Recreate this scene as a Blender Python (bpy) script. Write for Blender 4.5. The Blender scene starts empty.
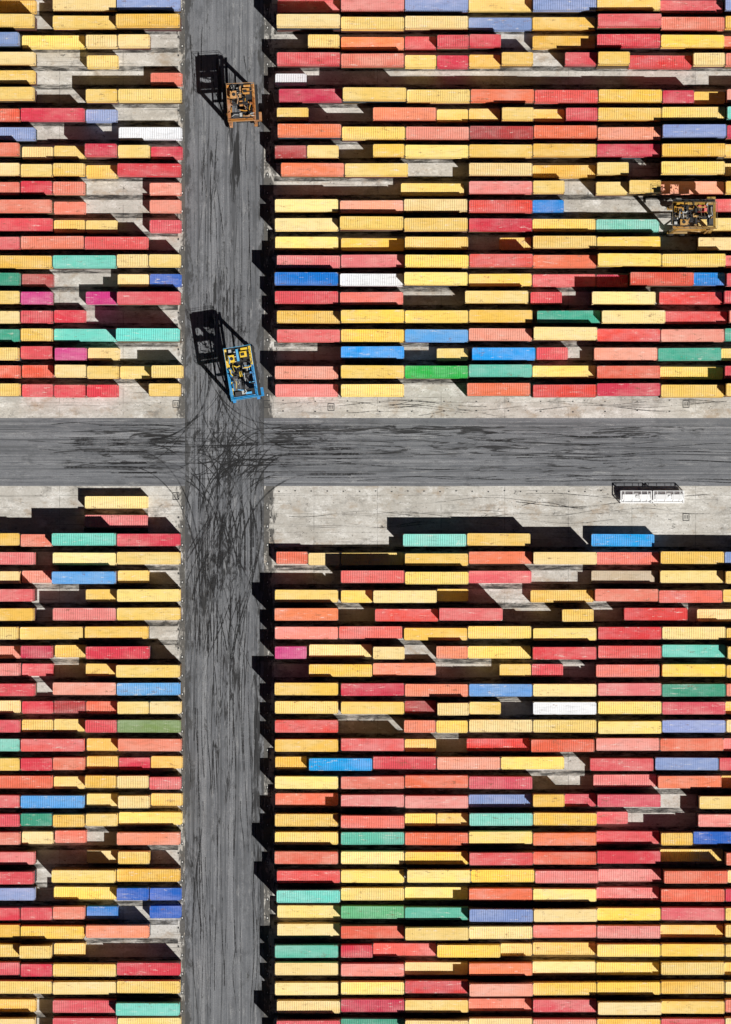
import bpy, math, random, re
from mathutils import Vector, Matrix
random.seed(11)
S=bpy.context.scene
COL=S.collection
H=700.0; F=5.17*(H-4.5)
def P(px,py,z=4.5):
    k=(H-z)/F
    return ((px-365.5)*k, -(py-512)*k)

# ------------------------------------------------------------------ node helpers
class NT:
    def __init__(s,name):
        s.m=bpy.data.materials.new(name); s.m.use_nodes=True
        s.t=s.m.node_tree; s.b=s.t.nodes['Principled BSDF']
        s.g=s.t.nodes.new('ShaderNodeNewGeometry')
    def n(s,ty,**kw):
        n=s.t.nodes.new(ty)
        for k,v in kw.items(): setattr(n,k,v)
        return n
    def l(s,a,b): s.t.links.new(a,b)
    def vmul(s,v,sc,off=(0,0,0)):
        n=s.n('ShaderNodeMapping'); n.inputs['Scale'].default_value=sc; n.inputs['Location'].default_value=off
        s.l(v,n.inputs['Vector']); return n.outputs[0]
    def noise(s,sc,det=4,rough=.6,scale3=(1,1,1),off=(0,0,0),dist=0):
        v=s.vmul(s.g.outputs['Position'],scale3,off)
        n=s.n('ShaderNodeTexNoise'); n.inputs['Scale'].default_value=sc
        n.inputs['Detail'].default_value=det; n.inputs['Roughness'].default_value=rough
        n.inputs['Distortion'].default_value=dist
        s.l(v,n.inputs['Vector']); return n.outputs['Fac']
    def rng(s,v,a,b,c=0,d=1):
        n=s.n('ShaderNodeMapRange'); 
        s.l(v,n.inputs[0])
        for i,x in enumerate((a,b,c,d)): n.inputs[i+1].default_value=x
        return n.outputs[0]
    def math(s,op,a,b=None,c=None):
        n=s.n('ShaderNodeMath',operation=op)
        for i,x in enumerate((a,b,c)):
            if x is None: continue
            if isinstance(x,(int,float)): n.inputs[i].default_value=x
            else: s.l(x,n.inputs[i])
        return n.outputs[0]
    def mix(s,f,a,b,mode='MIX'):
        n=s.n('ShaderNodeMix',data_type='RGBA',blend_type=mode)
        if isinstance(f,(int,float)): n.inputs[0].default_value=f
        else: s.l(f,n.inputs[0])
        for i,x in ((6,a),(7,b)):
            if isinstance(x,tuple): n.inputs[i].default_value=(*x[:3],1)
            else: s.l(x,n.inputs[i])
        return n.outputs[2]
    def out(s,c,rough=.8):
        if isinstance(c,tuple): s.b.inputs['Base Color'].default_value=(*c,1)
        else: s.l(c,s.b.inputs['Base Color'])
        s.b.inputs['Roughness'].default_value=rough
        return s.m

def concrete():
    t=NT('yard_concrete')
    a=t.noise(.06,6,.7)
    c=t.mix(t.rng(a,.36,.62),(.43,.405,.36),(.62,.60,.56))
    st=t.noise(.8,6,.7,(.14,.8,1))
    c=t.mix(t.rng(st,.50,.66,0,.5),c,(.32,.295,.26))
    w=t.noise(.35,6,.78,(.55,1.1,1),(9,9,0))
    c=t.mix(t.rng(w,.50,.64,0,.85),c,(.78,.765,.73))
    st2=t.noise(1.1,5,.75,(.04,1.5,1),(40,3,0))
    c=t.mix(t.rng(st2,.59,.65,0,.75),c,(.09,.085,.08))
    f=t.noise(2.6,5,.8)
    c=t.mix(t.rng(f,.38,.74,0,.6),c,(.29,.26,.22))
    br=t.noise(.22,6,.75,(.8,1.2,1),(21,6,0))
    c=t.mix(t.rng(br,.54,.66,0,.6),c,(.33,.24,.155))
    dk=t.noise(.2,7,.8,(.8,1.2,1),(121,16,0))
    c=t.mix(t.rng(dk,.54,.66,0,.7),c,(.15,.14,.13))
    sp=t.noise(.8,6,.8,(.6,1.1,1),(77,5,0),.6)
    c=t.mix(t.rng(sp,.61,.67,0,.9),c,(.035,.033,.03))
    sp=t.noise(3.0,2,.5,(1,1,1),(7,55,0))
    c=t.mix(t.rng(sp,.68,.72,0,.9),c,(.04,.038,.036))
    sx=t.n('ShaderNodeSeparateXYZ'); t.l(t.g.outputs['Position'],sx.inputs[0])
    br=t.rng(t.noise(.3,4,.7,(1,1,1),(3,7,0)),.42,.58,.05,.6)
    for o,p,ph in ((0,12.38,.5),(1,3.6,1.2)):
        fr=t.math('FRACT',t.math('DIVIDE',t.math('ADD',sx.outputs[o],1000+ph),p))
        c=t.mix(t.math('MULTIPLY',t.math('LESS_THAN',fr,.03 if o else .01),br),c,(.10,.09,.08))
    e=t.noise(.8,6,.75,(1,.35,1),(3,3,3),.4)
    for px,wd in ((184,1.8),(266,2.8)):
        xe=P(px,0,0)[0]
        m=t.rng(t.math('ABSOLUTE',t.math('SUBTRACT',sx.outputs[0],xe)),0,wd,1,0)
        q=t.rng(t.math('ADD',e,t.math('MULTIPLY',m,.26)),.60,.69,0,.88)
        q=t.math('MULTIPLY',q,t.math('GREATER_THAN',m,.01))
        c=t.mix(q,c,(.05,.048,.045))
    return t.out(c,.9)

def asphalt(name,vert,blobs):
    t=NT(name)
    s3=(1,.009,1) if vert else (.009,1,1)
    s4=(1,.14,1) if vert else (.14,1,1)
    a=t.noise(.25,4,.6,s3)
    c=t.mix(t.rng(a,.38,.60),(.085,.091,.103),(.18,.188,.207))
    l=t.noise(.12,7,.78,(1,1,1),(5,2,0))
    c=t.mix(t.rng(l,.42,.64,0,.6),c,(.25,.256,.27))
    b=t.noise(2.8,4,.7,s3,(3,8,0))
    c=t.mix(t.rng(b,.48,.60,0,.6),c,(.28,.287,.30))
    b=t.noise(1.8,4,.7,s3,(31,58,0))
    c=t.mix(t.rng(b,.52,.62,0,.75),c,(.045,.047,.053))
    b=t.noise(.6,6,.8,s3,(331,258,0))
    c=t.mix(t.rng(b,.55,.61,0,.5),c,(.38,.385,.40))
    b=t.noise(1.0,6,.8,s4,(131,58,0))
    c=t.mix(t.rng(b,.56,.64,0,.55),c,(.42,.42,.42))
    b=t.noise(1.4,6,.8,s4,(91,158,0))
    c=t.mix(t.rng(b,.58,.65,0,.75),c,(.035,.035,.038))
    b=t.noise(.35,7,.8,(1,.5,1) if vert else (.5,1,1),(191,15,0))
    c=t.mix(t.rng(b,.53,.64,0,.6),c,(.06,.062,.068))
    f=t.noise(4.5,5,.85)
    c=t.mix(t.rng(f,.38,.62,0,.65),c,(.082,.085,.092))
    if vert:
        sx=t.n('ShaderNodeSeparateXYZ'); t.l(t.g.outputs['Position'],sx.inputs[0])
        e=t.noise(.8,6,.75,(1,.3,1),(3,3,3),.4)
        for px in (186,264):
            xe=P(px,0,0)[0]
            m=t.rng(t.math('ABSOLUTE',t.math('SUBTRACT',sx.outputs[0],xe)),0,2.0,1,0)
            c=t.mix(t.rng(t.math('ADD',e,t.math('MULTIPLY',m,.22)),.61,.70,0,.85),c,(.040,.040,.040))
    sp=t.noise(1.4,6,.7,(1,.10,1) if vert else (.10,1,1),(11,0,0),1.0)
    sp2=t.noise(.9,8,.8,(1,.5,1),(17,4,0),.7)
    for i,(px,py,rx,ry,th,g) in enumerate(blobs):
        x,y=P(px,py,0); k=H/F
        v=t.vmul(t.g.outputs['Position'],(1/(rx*k),1/(ry*k),0),(-x/(rx*k),-y/(ry*k),0))
        ln=t.n('ShaderNodeVectorMath',operation='LENGTH'); t.l(v,ln.inputs[0])
        m=t.rng(ln.outputs['Value'],0,1,1,0)
        src=sp if th<.5 else sp2
        q=t.math('ADD',src,t.math('MULTIPLY',m,g))
        q=t.rng(q,.60,.67,0,.93)
        q=t.math('MULTIPLY',q,t.rng(ln.outputs['Value'],.6,1.05,1,0))
        c=t.mix(q,c,(.012,.012,.013))
    t.out(c,.75); return t.m

def paint(name,col,rough=.5,dirt=.35,metal=0):
    t=NT(name)
    oi=t.n('ShaderNodeObjectInfo')
    h=t.n('ShaderNodeHueSaturation'); h.inputs['Color'].default_value=(*col,1)
    t.l(t.rng(oi.outputs['Random'],0,1,.84,1.06),h.inputs['Value'])
    t.l(t.rng(oi.outputs['Random'],0,1,.486,.508),h.inputs['Hue'])
    c=h.outputs[0]
    n=t.noise(.30,5,.65,(.5,1,1))
    fade=tuple(min(1,x*.72+.17) for x in col)
    c=t.mix(t.rng(n,.42,.66,0,.75*dirt/.35),c,fade)
    n=t.noise(1.5,5,.8,(.3,1.6,1),(5,5,5))
    dk=tuple(x*.5 for x in col)
    c=t.mix(t.rng(n,.50,.67,0,dirt*1.4),c,dk)
    n=t.noise(1.1,5,.8,(.4,1,1),(2,5,9))
    c=t.mix(t.rng(n,.60,.68,0,dirt*2),c,(.20,.10,.055))
    n=t.noise(1.8,4,.75,(.25,1.3,1),(62,15,9))
    c=t.mix(t.rng(n,.60,.70,0,dirt*1.8),c,(.80,.74,.66))
    t.out(c,rough); t.b.inputs['Metallic'].default_value=metal
    t.b.inputs['Specular IOR Level'].default_value=.3
    return t.m

def plain(name,col,rough=.6,metal=0):
    t=NT(name); n=t.noise(1.5,4,.7)
    t.out(t.mix(t.rng(n,.35,.75,0,.35),col,tuple(x*.5 for x in col)),rough); t.b.inputs['Metallic'].default_value=metal
    return t.m

PAL={
'Y':[(.92,.64,.14),(.93,.70,.21),(.90,.58,.10),(.95,.73,.30),(.92,.66,.17)],
'O':[(.84,.22,.10),(.86,.28,.16),(.80,.17,.075),(.88,.36,.24),(.82,.25,.15)],
'P':[(.80,.17,.14),(.84,.25,.21),(.76,.12,.11),(.84,.30,.24)],
'R':[(.68,.045,.050),(.74,.065,.055),(.62,.04,.06),(.74,.10,.085),(.76,.12,.10)],
'S':[(.40,.06,.04),(.46,.08,.06)],
'M':[(.66,.04,.20),(.70,.07,.24)],
'B':[(.008,.20,.72),(.006,.17,.64)],
'A':[(.01,.33,.88)],
'N':[(.01,.09,.55)],
'L':[(.13,.33,.68),(.10,.36,.74)],
'V':[(.28,.35,.64),(.22,.30,.58)],
'C':[(.17,.66,.56),(.24,.64,.54)],
'D':[(.05,.34,.23),(.06,.40,.28)],
'E':[(.12,.50,.38)],
'G':[(.01,.50,.09)],
'H':[(.15,.48,.24)],
'K':[(.20,.32,.10)],
'W':[(.80,.81,.83),(.76,.78,.82)],
'T':[(.55,.44,.30)],
}
CNAME={'Y':'yellow','O':'orange-red','P':'faded red','R':'crimson','S':'rusty brown','M':'magenta','B':'bright blue','A':'sky blue','N':'deep blue','L':'light blue','V':'grey-blue','C':'pale turquoise','D':'dark green','E':'teal','G':'vivid green','H':'muted green','K':'olive green','W':'white','T':'beige'}
MATS={k:[paint('container_paint_%s'%CNAME[k].replace('-','_').replace(' ','_'),c) for c in v] for k,v in PAL.items()}
M_low=[paint('shade_darkened_container_paint',c,.7,.2) for c in ((.13,.08,.02),(.11,.03,.02),(.09,.02,.02),(.02,.04,.06))]  # lower containers coloured dark to deepen the shade in the row gaps
M_cast=plain('corner_steel',(.16,.12,.09),.6)
M_door=plain('door_hardware',(.35,.34,.33),.5,.4)

# ------------------------------------------------------------------ mesh helpers
class MB:
    def __init__(s): s.v=[];s.f=[];s.m=[]
    def box(s,x0,y0,z0,x1,y1,z1,mi=0):
        b=len(s.v)
        s.v+=[(x0,y0,z0),(x1,y0,z0),(x1,y1,z0),(x0,y1,z0),(x0,y0,z1),(x1,y0,z1),(x1,y1,z1),(x0,y1,z1)]
        for q in ((3,2,1,0),(4,5,6,7),(0,1,5,4),(1,2,6,5),(2,3,7,6),(3,0,4,7)):
            s.f.append(tuple(b+i for i in q)); s.m.append(mi)
    def beam(s,a,b_,w,mi=0,w2=None):
        a=Vector(a);b=Vector(b_);d=(b-a).normalized();w2=w2 or w
        up=Vector((0,0,1)) if abs(d.z)<.9 else Vector((0,1,0))
        sx=d.cross(up).normalized()*w/2; sy=sx.cross(d).normalized()*w2/2
        k=len(s.v)
        for p in (a,b):
            for i,j in ((-1,-1),(1,-1),(1,1),(-1,1)): s.v.append(tuple(p+sx*i+sy*j))
        for q in ((0,1,2,3),(7,6,5,4),(0,4,5,1),(1,5,6,2),(2,6,7,3),(3,7,4,0)):
            s.f.append(tuple(k+i for i in q)); s.m.append(mi)
    def cyl(s,c,axis,r,h,n=20,mi=0):
        k=len(s.v); ax={'x':(1,2,0),'y':(2,0,1),'z':(0,1,2)}[axis]
        for e in (-h/2,h/2):
            for i in range(n):
                a=2*math.pi*i/n; p=[0,0,0]
                p[ax[0]]=c[ax[0]]+r*math.cos(a);p[ax[1]]=c[ax[1]]+r*math.sin(a);p[ax[2]]=c[ax[2]]+e
                s.v.append(tuple(p))
        s.f.append(tuple(k+i for i in reversed(range(n))));s.m.append(mi)
        s.f.append(tuple(k+n+i for i in range(n)));s.m.append(mi)
        for i in range(n):
            j=(i+1)%n; s.f.append((k+i,k+j,k+n+j,k+n+i));s.m.append(mi)
    def quadstrip(s,A,B,mi=0):
        k=len(s.v);n=len(A); s.v+=A+B
        for i in range(n-1): s.f.append((k+i,k+i+1,k+n+i+1,k+n+i)); s.m.append(mi)
    def mesh(s,name,mats):
        me=bpy.data.meshes.new(name); me.from_pydata(s.v,[],s.f)
        for m in mats: me.materials.append(m)
        me.polygons.foreach_set('material_index',s.m); me.update(); return me
def obj(name,me,parent=None,loc=(0,0,0),rot=0,**kw):
    o=bpy.data.objects.new(name,me); COL.objects.link(o); o.location=loc; o.rotation_euler=(0,0,rot)
    if parent: o.parent=parent
    for k,v in kw.items(): o[k]=v
    return o

CW,CH=2.36,2.59
def container(L,depth,simple=False):
    b=MB(); hx,hy=L/2,CW/2; r=.10
    for y in (-hy,hy-r):
        b.box(-hx+.17,y,CH-.12,hx-.17,y+r,CH-.005); b.box(-hx+.17,y,0.02,hx-.17,y+r,.16)
    for x in (-hx,hx-.14):
        b.box(x,-hy+.17,CH-.13,x+.14,hy-.17,CH-.005); b.box(x,-hy+.17,.02,x+.14,hy-.17,.16)
        for y in (-hy,hy-.14): b.box(x,y,.12,x+.14,y+.14,CH-.12)
    for x in (-hx-.01,hx-.17):
        for y in (-hy-.01,hy-.16):
            for z in (0,CH-.12):
                b.box(x,y,z,x+.18,y+.17,z+.122,1)
    def prof(x0,x1,per,d):
        n=int((x1-x0)/per); per=(x1-x0)/n; o=[]
        for i in range(n):
            s=x0+i*per
            o+= [(s,0),(s+per*.34,0),(s+per*.5,-d),(s+per*.84,-d)]
        o.append((x1,0)); return o
    if simple:
        b.box(-hx+.14,-hy+.05,.14,hx-.14,hy-.05,CH-.04)
    else:
        pr=prof(-hx+.14,hx-.14,.36,.05)
        b.quadstrip([(x,-hy+.03-d,CH-.12) for x,d in pr],[(x,-hy+.03-d,.14) for x,d in pr])
        b.quadstrip([(x,hy-.03+d,.14) for x,d in pr],[(x,hy-.03+d,CH-.12) for x,d in pr])
        pr=prof(-hx+.14,hx-.14,.42,depth)
        b.quadstrip([(x,-hy+.08,CH-.02+d) for x,d in pr],[(x,hy-.08,CH-.02+d) for x,d in pr])
    b.box(-hx+.05,-hy+.13,.15,-hx+.09,hy-.13,CH-.12); b.box(hx-.09,-hy+.13,.15,hx-.05,hy-.13,CH-.12)
    for y in (-.8,-.35,.35,.8):
        b.box(hx-.05,y-.02,.15,hx-.005,y+.02,CH-.14,2)
    b.box(hx-.052,-.012,.15,hx-.03,.012,CH-.14,1)
    return b
B40=[container(12.19,.015),container(12.19,.055)]
B20=[container(6.06,.015),container(6.06,.055)]
S40=container(12.19,0,True); S20=container(6.06,0,True)
ME={}
def cmesh(full,var,cc,mv):
    k=(full,var,cc,mv)
    if k not in ME:
        ME[k]=(B40 if full else B20)[var].mesh('shipping_container',[MATS[cc][mv],M_cast,M_door])
    return ME[k]

# ------------------------------------------------------------------ layout
UR="""308y 341O 405r 437r 469r 533Y 596R 660Y
277R 341O 405y 437r 469y 500y 565r 597y 628R 692y
275w1
279R 342Y 404Y 469O 533R 596Y 660r 691y
277y 373O 437y 469y 501y 533y 565r 597Y 660Y
278O 342Y 405O 469S 532O 596O 660V
275s 307y 373y 405Y 469Y 532Y 596R 660Y
281O 343Y 469Y 533Y1 597y 660Y
401Y 469P 533y 596y 628y 660O
275Y 340O 404Y 469R 533b
275Y 340Y 404Y 469R 533Y 595C1
275Y 341Y 404Y 500y1 533Y 596Y
277P 341P 404Y 469R 533O 596Y 660Y
275B 340W 404Y 469Y 533R 597r 628O 692b
275R 340P 465Y 531r1 591Y 660R
277Y 341Y 405Y 469Y 537D 600Y 665R
277P 341Y 404L 468O 533Y 596R 660O
341A2 437y1 472A2 537r1 594O 657D
275O 341Y 404G 467E 533Y 596O 660Y
275P 341Y 467O2 533R 596R 660Y""".split('\n')
UL="""21Y 86y 118y
86y1
150o1
86y 117Y
21R 85v1
118W1
21y 53y 86r 117y 149r
21y 53y 85y 117R
21r 53o 149o1
-11O 53o 149o1
-11R 53y1 85y1 149p1
21O 85P
-11Y 53C 117y 149y
21s 117y1 149n1
21m 85m1 117P
21r 53r1
21y 53C 117C
21r 55m 86y
21o1 55y 86y 118y 149y
21r 53r 86r 149y""".split('\n')
LR="""403C2 467Y2 592A1
276o1 308y1 341Y 404Y 467O 531Y 594P 660Y
341P 404Y 467P 592T1 660Y
275Y 341y 373Y 437y1 531Y 594O 657R
275O 375R 437P 562y 624R
275P 339P 404Y 467Y 533Y 598R 662Y
275m 309Y 373y 436o 467Y 531R 598R 662C
309Y 373O 500y 531r 596P 662Y
275Y 341R 404O 469L 533Y 598P 662D
275Y 341Y 404s1 436y 469y 533W 598Y 662R
275R 404o 436y 469Y 533Y 598Y 662V
275Y 341P 404y 467R 531O 596P 660O
275y 309A 373R 437O 500Y 590R 655V
275Y 341O 405O 469P 594P 657O
275O 341P 405P 469V 532y 563r 595P
275Y 341P 405y 437y 469C 533Y 597r1
275Y 341E 405O 469Y 533O 597R1 631y 664N
275O 341Y 405Y 469R 533O 597R 660Y
277R 341Y 407Y 471Y 535P 599P 663O
277C 341Y 405Y 469O 533Y 597P 661O
277Y 341H 405E 469V 533Y 597Y 661P
277Y 341O 405Y 469Y 533P 597P 661Y
275E 341r 373R 437Y 500y 533Y 597Y 661Y
275Y 341P 405Y 469O 533Y 597Y 661Y
275Y 341Y 405R 469O 533Y 597Y 661Y""".split('\n')
LL0=["84Y1","84P1"]
LL="""21o 53C 117R
53Y 117Y
21o 53L 117y1
85y1 117Y
53P 117Y
20Y 85Y
21r 54y 87R
21r 85y1 117Y
53O 117L
21r 53s 85o 117y 149y
21y 53y 85r 117K
21P 86y 117O
21r 53o 86y 117r 149y
-11O 53y 85y 117y 149p
21L 86y1 117y 149y
21d 53y 86y 117Y
21y 54o1 117O
86y1 117y
53Y 117Y
53Y 117n 149n1
21r 53o 86b1 149n1
21Y 86O
21y 53y1
21r 53Y 117R
-11Y 53Y 117Y""".split('\n')
allrows=[]
def parse(s):
    return [[float(a),b,c] for a,b,c in re.findall(r'(-?\d+)([A-Za-z])(\d?)',s)]
WTS='YYYYYYYYYOOOPPPRRDCV'
def rnd(x,full=True):
    c=random.choice(WTS); return [x,c if full else c.lower(),'']
for i in range(-4,20):
    y=41+18.37*i
    if i>=0: l=parse(UL[i]); r=parse(UR[i])
    else: l=[rnd(53),rnd(117)]; r=[rnd(277+64*j) for j in range(7)]
    allrows.append((y,l,r))
for i in range(-2,29):
    y=540+18.65*i
    if i<0: l=parse(LL0[i+2]); r=[]
    elif i<25: l=parse(LL[i]); r=parse(LR[i])
    else: l=[rnd(53),rnd(117)]; r=[rnd(277+64*j) for j in range(7)]
    allrows.append((y,l,r))
items=[]
def plen(t): return 63.2 if t[1].isupper() else 31.5
for y,l,r in allrows:
    if l and y not in (540-18.65*2,540-18.65):
        x=min([t[0] for t in l]+[36.])-64.2
        while x>-150: l.append(rnd(x)); x-=64.2
    if len(r)>1 and y!=540:
        x=max([t[0]+plen(t)+1 for t in r]+[698.])
        while x<860: r.append(rnd(x)); x+=64.2
    for blk in (l,r):
        blk.sort(key=lambda t:t[0]); e=-1e9
        for t in blk:
            t[0]=max(t[0],e); e=t[0]+plen(t)+.7
            hh=int(t[2]) if t[2] else random.choices((1,2,3),(16,68,16) if t[1].isupper() else (42,52,6))[0]
            items.append((t[0]+plen(t)/2,y,t[1].isupper(),t[1].upper(),hh))
def score(it):
    x,y,full,_,_=it
    inn = 30<x<700 and 36<y<990
    return (inn, full, -abs(x-400))
items.sort(key=score,reverse=True)
mlist=[];midx={}
for k,v in MATS.items():
    for j,m in enumerate(v): midx[(k,j)]=len(mlist); mlist.append(m)
for j,m in enumerate(M_low): midx[('low',j)]=len(mlist); mlist.append(m)
ci=len(mlist); mlist.append(M_cast); di=len(mlist); mlist.append(M_door)
stuff=MB()
def add_stuff(b,x,y,z,rot,cc,mv):
    k=len(stuff.v); c,s_=math.cos(rot),math.sin(rot)
    stuff.v+=[(x+a*c-b_*s_,y+a*s_+b_*c,z+q) for a,b_,q in b.v]
    stuff.f+=[tuple(k+i for i in f) for f in b.f]
    mm=(midx[(cc,mv)],ci,di); stuff.m+=[mm[i] for i in b.m]
n=0
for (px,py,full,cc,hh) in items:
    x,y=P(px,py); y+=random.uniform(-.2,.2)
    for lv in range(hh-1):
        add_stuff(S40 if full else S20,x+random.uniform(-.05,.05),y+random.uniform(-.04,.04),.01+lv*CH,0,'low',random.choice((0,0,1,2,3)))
    mv=random.randrange(len(PAL[cc])); var=1 if random.random()<.4 else 0
    z=.01+(hh-1)*CH; rot=random.uniform(-.006,.006)+(math.pi if random.random()<.5 else 0)
    if n<299:
        n+=1
        o=obj('shipping_container' ,cmesh(full,var,cc,mv),None,(x,y,z),rot)
        st=('standing on the concrete yard','on top of a stack of two','on top of a stack of three')[hh-1]
        o['label']='%s %s shipping container %s'%(CNAME[cc],'long' if full else 'short',st)
        o['category']='shipping container'; o['group']='shipping containers stacked in yard rows'
    else:
        add_stuff((B40 if full else B20)[var],x,y,z,rot,cc,mv)
obj('shipping_containers',stuff.mesh('shipping_containers',mlist),kind='stuff',label='remaining coloured shipping containers stacked beneath and around the rows',category='shipping containers')

# ------------------------------------------------------------------ ground & roads
MC=concrete()
b=MB(); b.v=[(-1500,-1500,0),(1500,-1500,0),(1500,1500,0),(-1500,1500,0)]; b.f=[(0,1,2,3)]; b.m=[0]
obj('ground',b.mesh('ground',[MC]),kind='structure',label='pale weathered concrete yard surface with streaks',category='ground')
vb=[(235,160,10,75,.3,.22),(224,90,18,60,.3,.16),(212,440,58,34,.7,.15),(228,455,24,80,.7,.18),(224,555,42,75,.7,.14),(225,300,26,60,.3,.13),(205,600,16,70,.3,.19),(222,700,26,200,.3,.09),(210,185,12,70,.3,.14),(257,780,9,220,.3,.20),(238,660,12,90,.3,.16),(196,860,9,120,.3,.12),(240,330,16,60,.7,.12)]
hb=[(150,432,90,9,.3,.16),(290,438,60,18,.3,.17),(420,430,190,8,.3,.19),(120,456,110,22,.3,.13),(480,446,200,20,.3,.12),(640,432,110,9,.3,.17),(560,468,140,8,.3,.13),(160,440,50,20,.3,.15)]
MV=asphalt('road_asphalt_worn',True,vb); MH=asphalt('road_asphalt_crossing',False,hb)
def sheet(name,pts,z,mat,**kw):
    b=MB(); b.v=[(x,y,z) for x,y in pts]; b.f=[tuple(range(len(pts)))]; b.m=[0]
    return obj(name,b.mesh(name,[mat]),**kw)
x0=P(185,0,0)[0]; x1=P(264,0,0)[0]; yt=P(0,418,0)[1]; yb=P(0,486,0)[1]
sheet('road',[(x0,-600),(x1,-600),(x1,600),(x0,600)],.004,MV,kind='structure',label='long grey asphalt haul road with oil stains',category='road')
sheet('road',[(-600,yb),(x0,yb),(x0,yt),(-600,yt)],.004,MH,kind='structure',label='grey asphalt cross road between container blocks',category='road')
sheet('road',[(x1,yb),(600,yb),(600,yt),(x1,yt)],.004,MH,kind='structure',label='grey asphalt cross road between container blocks',category='road')

k0=H/F
# wheel lanes: rubber stains, plus the shade between the rows painted in dark
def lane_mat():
    t=NT('rubber_and_shade_lane'); t.out((.03,.028,.026),.85)
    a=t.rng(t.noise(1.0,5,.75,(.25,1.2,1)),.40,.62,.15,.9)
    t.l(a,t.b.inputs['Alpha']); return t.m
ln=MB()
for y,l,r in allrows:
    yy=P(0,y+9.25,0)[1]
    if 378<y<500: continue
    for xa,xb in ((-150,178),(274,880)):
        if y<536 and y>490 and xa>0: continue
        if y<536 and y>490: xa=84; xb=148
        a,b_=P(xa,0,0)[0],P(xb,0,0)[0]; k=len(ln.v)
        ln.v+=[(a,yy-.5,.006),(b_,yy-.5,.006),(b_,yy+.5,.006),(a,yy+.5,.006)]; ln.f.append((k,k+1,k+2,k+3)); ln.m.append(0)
obj('shaded_wheel_lanes',ln.mesh('shaded_wheel_lanes',[lane_mat()]),kind='structure',label='wheel lanes with rubber stains and painted-in shade between container rows',category='wheel lanes')

# tyre marks
def mark_mat():
    t=NT('tyre_rubber_mark')
    t.out((.010,.010,.011),.8)
    n1=t.noise(1.6,6,.8); n2=t.noise(.12,3,.6,(1,1,1),(4,4,0))
    a=t.math('MULTIPLY',t.rng(n1,.34,.55),t.rng(n2,.42,.58,.2,.97))
    t.l(a,t.b.inputs['Alpha']); return t.m
MM=mark_mat()
tm=MB(); zc=[.009]
def ribbon(pts,w):
    A=[];B=[]
    z=zc[0]; zc[0]+=.0002
    for i,p in enumerate(pts):
        q=Vector(pts[min(i+1,len(pts)-1)])-Vector(pts[max(i-1,0)]); q.normalize()
        nx,ny=-q.y*w/2,q.x*w/2
        A.append((p[0]+nx,p[1]+ny,z));B.append((p[0]-nx,p[1]-ny,z))
    tm.quadstrip(B,A)
rr=random.Random(5)
def pxline(pts,w):
    ribbon([P(a,b_,0) for a,b_ in pts],w)
for i in range(80):
    x=rr.uniform(190,258); y0=rr.uniform(-10,950); L=rr.uniform(60,300); dx=rr.uniform(-5,5); am=rr.uniform(0,3)
    pxline([(x+dx*t/12+am*math.sin(t*.5+i),y0+L*t/12) for t in range(13)],rr.uniform(.06,.22))
for i in range(54):
    y=rr.uniform(423,481); xs=rr.uniform(20,640); L=rr.uniform(60,220); dy=rr.uniform(-4,4)
    pxline([(xs+L*t/12,y+dy*t/12+1.5*math.sin(t*.5+i)) for t in range(13)],rr.uniform(.06,.22))
for i in range(60):
    q=rr.choice([(1,1),(1,-1),(-1,1),(-1,-1),(1,1)]); R=rr.uniform(34,75)
    vx=rr.uniform(196,254); hy=rr.uniform(424,480)
    cx=vx+q[0]*R; cy=hy+q[1]*R*rr.uniform(1.0,2.0); Ry=abs(cy-hy)
    pts=[]
    for t in range(23):
        a=t/22*math.pi/2
        pts.append((cx-q[0]*R*math.cos(a),cy-q[1]*Ry*math.sin(a)))
    e1=(pts[0][0],pts[0][1]+q[1]*rr.uniform(20,90)); e2=(pts[-1][0]+q[0]*rr.uniform(20,120),pts[-1][1])
    pxline([e1]+pts+[e2],rr.uniform(.08,.30))
for i in range(34):
    x=rr.uniform(196,250); y0=rr.uniform(440,520); L=rr.uniform(100,190); am=rr.uniform(6,24)*rr.choice((-1,1)); ph=rr.uniform(0,1.5)
    pxline([(min(262,max(187,x+am*math.sin(ph+t/26*math.pi*1.1))),y0+L*t/26) for t in range(27)],rr.uniform(.08,.28))
for i in range(22):
    y=rr.choice((rr.uniform(492,528),rr.uniform(400,414))); xs=rr.uniform(275,600); L=rr.uniform(60,200)
    pxline([(xs+L*t/14,y+3*math.sin(t*.45+i)) for t in range(15)],rr.uniform(.06,.14))
obj('tyre_marks',tm.mesh('tyre_marks',[MM]),kind='structure',label='black rubber tyre marks curving over the asphalt',category='tyre marks')

# painted row tags
mk=MB(); MD=plain('worn_dark_paint',(.035,.035,.035),.8); MW=plain('worn_white_paint',(.62,.62,.6),.8)
def rect(px,py,w,h,mi,z=.0045):
    x,y=P(px,py,0); b_=len(mk.v); w*=k0/2; h*=k0/2
    mk.v+=[(x-w,y-h,z),(x+w,y-h,z),(x+w,y+h,z),(x-w,y+h,z)]; mk.f.append((b_,b_+1,b_+2,b_+3)); mk.m.append(mi)
for y,l,r in allrows:
    for x in (182.3,267.5):
        if not 410<y<490:
            rect(x,y+5,2.4,3.4,0); rect(x,y+5,1,1.6,1,.0085)
            rect(x+(3 if x>200 else -4),y-4,1.6,2,0)
for x,y in ((267,404),(331,407),(686,404),(686,517),(176,404),(176,496)):
    for dx,dy,w,h in ((-3,0,.7,6),(3,0,.7,6),(0,-3.4,6.7,.7),(0,3.4,6.7,.7),(-1,0,.8,3.6),(1.2,0,.8,3.6)): rect(x+dx,y+dy,w,h,0,.0215)
for i in range(13):
    rect(283+32.2*i,411+rr.uniform(-1,1),1.8,1.2,0); rect(283+32.2*i,401+rr.uniform(-1,1),1.3,1.2,0)
for i in range(26): rect(279+16.1*i,491+rr.uniform(-.6,.6),1.6,1.2,0)
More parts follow.
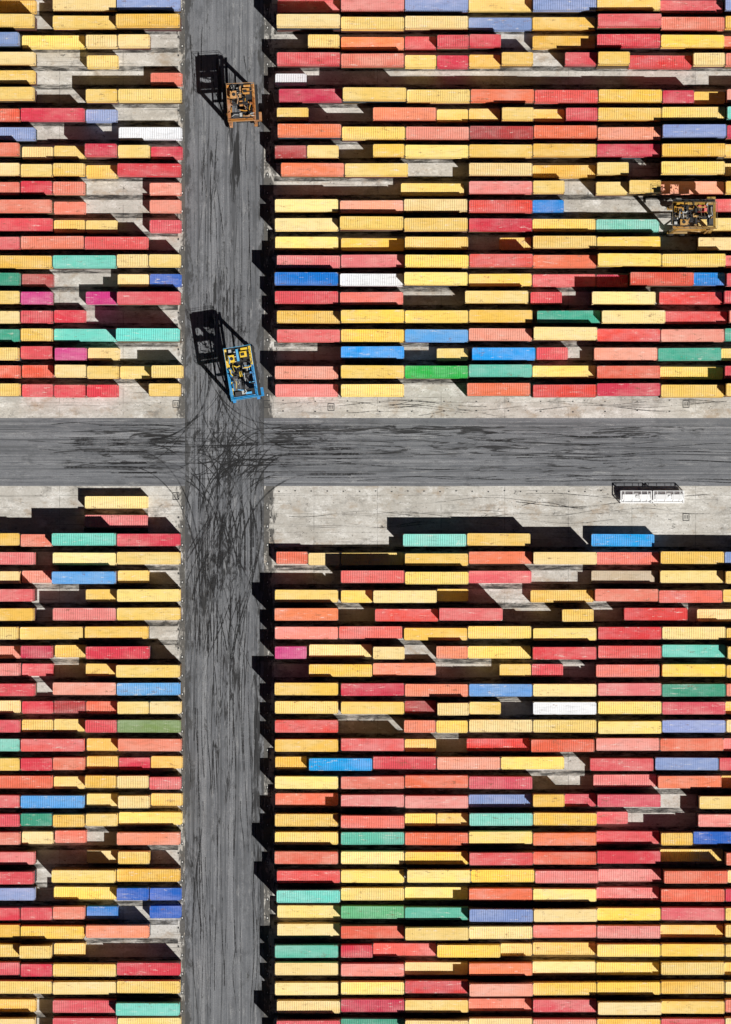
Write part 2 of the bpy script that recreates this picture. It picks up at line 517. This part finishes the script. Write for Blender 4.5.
obj('road_markings',mk.mesh('road_markings',[MD,MW]),kind='structure',label='small dark and white painted row tags on concrete',category='markings')
# ------------------------------------------------------------------ straddle carriers
MT=plain('tyre_rubber',(.02,.02,.02),.85); MRIM=plain('rim_steel',(.4,.4,.38),.5)
MG=plain('cab_glass',(.02,.03,.04),.1); MDK=plain('deck_dark_steel',(.014,.014,.016),.6); MGR=plain('machinery_grey',(.07,.07,.075),.5,.3)
MLT=plain('machinery_light_cover',(.5,.5,.48),.5)
def carrier(center,rot,cframe,cdeck,caccent,label,L=8.8,Wd=5.0,Ht=12.5,cabside=1,dirt=.5,nh=26):
    MF=paint('carrier_frame_paint',cframe,.45,dirt); MK=paint('carrier_deck_paint',cdeck,.45,dirt); MA=paint('carrier_accent_paint',caccent,.45,dirt)
    root=obj('straddle_carrier',None,None,(center[0],center[1],.004),rot)
    root['label']=label; root['category']='straddle carrier'; root['group']='straddle carriers working the yard'
    hw,hl=Wd/2,L/2
    R=random.Random(int(L*100))
    def part(name,bm,mats,par=root,**kw): return obj(name,bm.mesh(name,mats),par,**kw)
    for s in (-1,1):
        b=MB(); b.box(s*hw-.3,-hl,1.35,s*hw+.3,hl,2.05); 
        for y in (-hl+.7,-hl/3+.1,hl/3-.1,hl-.7): b.box(s*hw-.16,y-.15,.75,s*hw+.16,y+.15,1.36)
        part('sill_beam',b,[MF])
        for y in (-hl+.7,-hl/3+.1,hl/3-.1,hl-.7):
            w=obj('wheel',None,root,(s*hw+s*.42,y,.75))
            b=MB(); b.cyl((0,0,0),'x',.75,.45,24); part('tyre',b,[MT],w)
            b=MB(); b.cyl((s*.03,0,0),'x',.38,.46,16); part('rim',b,[MRIM],w)
        for y in (-hl+.6,hl-.6):
            b=MB(); b.beam((s*(hw+.12),y,2.04),(s*hw,y*.93,Ht-.5),.5,0,.6); part('leg',b,[MF])
        b=MB(); b.box(s*hw-.22,-hl+.2,Ht-.6,s*hw+.22,hl*.25,Ht,0); b.box(s*hw-.22,hl*.25,Ht-.6,s*hw+.22,hl-.2,Ht,1); part('top_girder',b,[MF,MK])
        b=MB(); b.beam((s*hw,-hl+1,2.3),(s*hw,0,4.6),.2); b.beam((s*hw,hl-1,2.3),(s*hw,0,4.6),.2); part('brace',b,[MF])
        b=MB(); b.beam((s*hw*.95,-hl+.8,6.2),(s*hw*.95,hl-.8,6.2),.25); part('side_rail',b,[MK])
    for y in (-hl+.45,hl-.45,-.2):
        b=MB(); b.box(-hw+.23,y-.22,Ht-.55,hw-.23,y+.22,Ht-.05); part('cross_beam',b,[MF if y<0 else MK])
    b=MB()
    b.box(-hw+.3,hl-3.2,Ht+.01,hw-.3,hl-.1,Ht+.12,3)
    b.box(-hw+.4,hl-2.9,Ht+.12,-.8,hl-1.5,Ht+1.1,0); b.box(.35,hl-2.2,Ht+.12,hw-.7,hl-1.1,Ht+.8,0)
    b.box(-.35,hl-2.8,Ht+.12,.1,hl-.5,Ht+.5,1)
    b.cyl((-1.3,hl-2.2,Ht+1.14),'z',.33,.12,16,3); b.cyl((.9,hl-2.8,Ht+.7),'z',.16,1.2,12,3)
    b.box(-hw+.6,hl-.95,Ht+.12,-1.2,hl-.4,Ht+.6,4); b.box(.55,hl-1.9,Ht+.8,1.2,hl-1.4,Ht+.95,3); b.box(.6,hl-.8,Ht+.12,1.9,hl-.4,Ht+.4,0)
    for i in range(5): b.box(-.75,hl-2.9+i*.45,Ht+.12,-.45,hl-2.7+i*.45,Ht+.7,2 if i%2 else 4)
    part('engine_deck',b,[MK,MA,MGR,MDK,MLT])
    b=MB()
    for s in (-1,1):
        b.cyl((s*1.1,-.2,Ht+.35),'x',.34,1.1,18,0)
        b.box(s*1.1-.1,-1.0,Ht-.02,s*1.1+.1,.6,Ht+.1,1)
    b.box(-.3,-.7,Ht-.04,.3,.3,Ht+.55,2)
    part('hoist_winch',b,[MDK,MGR,MK])
    b=MB(); b.box(-hw+.3,-hl+.7,Ht+.01,hw-.3,-hl+1.9,Ht+.09,3)
    b.box(-1.7,-hl+.8,Ht+.09,-.6,-hl+1.6,Ht+.75,1); b.box(.3,-hl+.9,Ht+.09,1.5,-hl+1.3,Ht+.5,2); b.box(-.4,-hl+1.0,Ht+.09,.1,-hl+1.7,Ht+.4,4)
    part('electrical_deck',b,[MF,MGR,MA,MDK,MLT])
    for i in range(nh):
        b=MB(); x=R.uniform(-hw+.2,hw-.4); y=R.uniform(-hl+.6,hl-1); a=R.choice((0,1)); q=R.uniform(.6,1.8); z=Ht+.16+i*.04
        x2=max(-hw,min(hw,x+(q if a else R.uniform(-.3,.3)))); y2=y+(R.uniform(-.3,.3) if a else q); w=R.uniform(.06,.18)
        mx,my=(x+x2)/2+R.uniform(-.3,.3),(y+y2)/2+R.uniform(-.3,.3)
        b.beam((x,y,z),(mx,my,z),w); b.beam((mx,my,z),(x2,y2,z-.03),w)
        part('hose',b,[(MDK,MDK,MA,MGR,MLT,MK,MDK)[i%7]])
    b=MB()
    for z in (.55,1.05):
        for s in (-1,1): b.beam((s*(hw+.25),-hl+.1,Ht+z),(s*(hw+.25),hl-.1,Ht+z),.05)
        for y in (-hl+.05,hl-.05): b.beam((-hw-.25,y,Ht+z),(hw+.25,y,Ht+z),.05)
    for i in range(8):
        y=-hl+.1+i*(L-.2)/7
        for s in (-1,1): b.beam((s*(hw+.25),y,Ht-.3),(s*(hw+.25),y,Ht+1.05),.05)
    part('railing',b,[MA])
    b=MB(); xa,xb=(hw+.3,hw+.85) if cabside>0 else (-hw-.85,-hw-.3)
    b.box(xa,-hl+.3,Ht-.7,xb,hl-.3,Ht-.62,0); part('walkway',b,[MDK])
    cab=obj('cab',None,root,(cabside*(hw+.75),-hl+1.0,Ht-2.6))
    b=MB(); b.box(-.6,-.8,0,.6,.8,.5); b.box(-.6,-.8,1.7,.6,.8,1.86)
    for x in (-.57,.51):
        for y in (-.77,.71): b.box(x,y,.5,x+.06,y+.06,1.7)
    part('cab_shell',b,[MF],cab)
    b=MB(); b.box(-.55,-.75,.5,.55,.75,1.7); part('window',b,[MG],cab)
    b=MB()
    for s in (-.2,.2): b.beam((-cabside*(hw+.4),-hl+1.5+s,1.6),(-cabside*(hw+.4),-hl+1.5+s,Ht),.06)
    for i in range(30): b.beam((-cabside*(hw+.4),-hl+1.3,1.8+i*.35),(-cabside*(hw+.4),-hl+1.7,1.8+i*.35),.04)
    part('ladder',b,[MF])
    b=MB(); z=7.6; q=hl-.4
    b.box(-.3,-q+.1,z,.3,q-.1,z+.35)
    for y in (-q,q): b.box(-1.2,y-.15,z-.05,1.2,y+.15,z+.4)
    b.box(-.9,-.9,z+.36,.9,.9,z+.6)
    part('spreader',b,[MDK])
    b=MB()
    for sx in (-.8,.8):
        for sy in (-1,1): b.beam((sx,sy*.8,z+.6),(sx,sy*.4-.2,Ht-.05),.06)
    part('hoist_rope',b,[MDK])
    return root
zt=12
carrier(P(241,102,zt),math.radians(3),(.42,.16,.03),(.60,.27,.04),(.45,.25,.09),'weathered orange straddle carrier with dark machinery deck on asphalt road',7.4,4.8,11.0,dirt=.35,nh=34)
carrier(P(241,373,zt),math.radians(9),(.02,.26,.60),(.90,.62,.05),(.10,.42,.78),'blue and yellow straddle carrier driving along the asphalt road',10.2,4.7,12.0,dirt=.35,nh=34)
carrier(P(694,216,zt),math.radians(90),(.35,.19,.02),(.50,.25,.02),(.12,.08,.03),'orange yellow straddle carrier standing over a container row',8.6,4.6,13.0,dirt=.3,nh=40)

# ------------------------------------------------------------------ white tank containers
MWP=paint('white_tank_paint',(.84,.84,.84),.35,.08)
def tank(px,py):
    x,y=P(px,py,2); root=obj('tank_container',None,None,(x,y,.01))
    root['label']='white tank container in a steel frame on pale concrete'; root['category']='tank container'; root['group']='white tank containers parked together'
    b=MB(); b.cyl((0,0,1.35),'x',1.12,5.5,28); b.cyl((0,0,1.35),'x',.8,5.8,28); b.cyl((.2,0,2.5),'z',.3,.2,16)
    obj('tank',b.mesh('tank',[MWP]),root)
    b=MB()
    for xx in (-3.03,2.85):
        for yy in (-1.22,1.04): b.box(xx,yy,0,xx+.18,yy+.18,2.59)
        b.box(xx,-1.04,2.43,xx+.18,1.04,2.59); b.box(xx,-1.04,0,xx+.18,1.04,.16)
    for yy in (-1.22,1.1):
        b.box(-2.85,yy,2.47,2.85,yy+.12,2.59); b.box(-2.85,yy,0,2.85,yy+.12,.12)
    obj('frame',b.mesh('frame',[MWP]),root)
    b=MB(); b.box(-2.6,-.5,2.53,-.2,.5,2.57); b.box(.6,-.5,2.53,2.6,.5,2.57)
    for i in (-2.2,-.6,1.0,2.2): b.box(i-.05,-1.1,2.575,i+.05,1.1,2.60)
    obj('catwalk',b.mesh('catwalk',[MWP]),root)
tank(636,497); tank(668.5,497)

# ------------------------------------------------------------------ camera / light
cam=bpy.data.cameras.new('camera'); co=bpy.data.objects.new('camera',cam); COL.objects.link(co)
co.location=(0,0,H); co.rotation_euler=(0,0,0)
cam.sensor_fit='VERTICAL'; cam.sensor_height=24; cam.lens=F/1024*24; cam.clip_start=1; cam.clip_end=5000
S.camera=co
el=math.radians(49); hx,hy=-.69,.724
d=Vector((hx*math.cos(el),hy*math.cos(el),-math.sin(el)))
sl=bpy.data.lights.new('sun','SUN'); sl.energy=5.0; sl.angle=math.radians(.5); sl.color=(1,.975,.93)
so=bpy.data.objects.new('sun',sl); COL.objects.link(so); so.rotation_euler=d.to_track_quat('-Z','Y').to_euler(); so.location=(50,-50,80)
w=bpy.data.worlds.new('World'); S.world=w; w.use_nodes=True
nt=w.node_tree; sk=nt.nodes.new('ShaderNodeTexSky'); sk.sky_type='NISHITA'; sk.sun_disc=False
sk.air_density=.2; sk.dust_density=0; sk.altitude=3000
sk.sun_elevation=el; sk.sun_rotation=math.atan2(-hx,-hy)
nt.links.new(sk.outputs[0],nt.nodes['Background'].inputs[0]); nt.nodes['Background'].inputs[1].default_value=.05
S.view_settings.view_transform='Standard'; S.view_settings.look='None'; S.view_settings.exposure=0
print('containers',len(items),'individual',n)
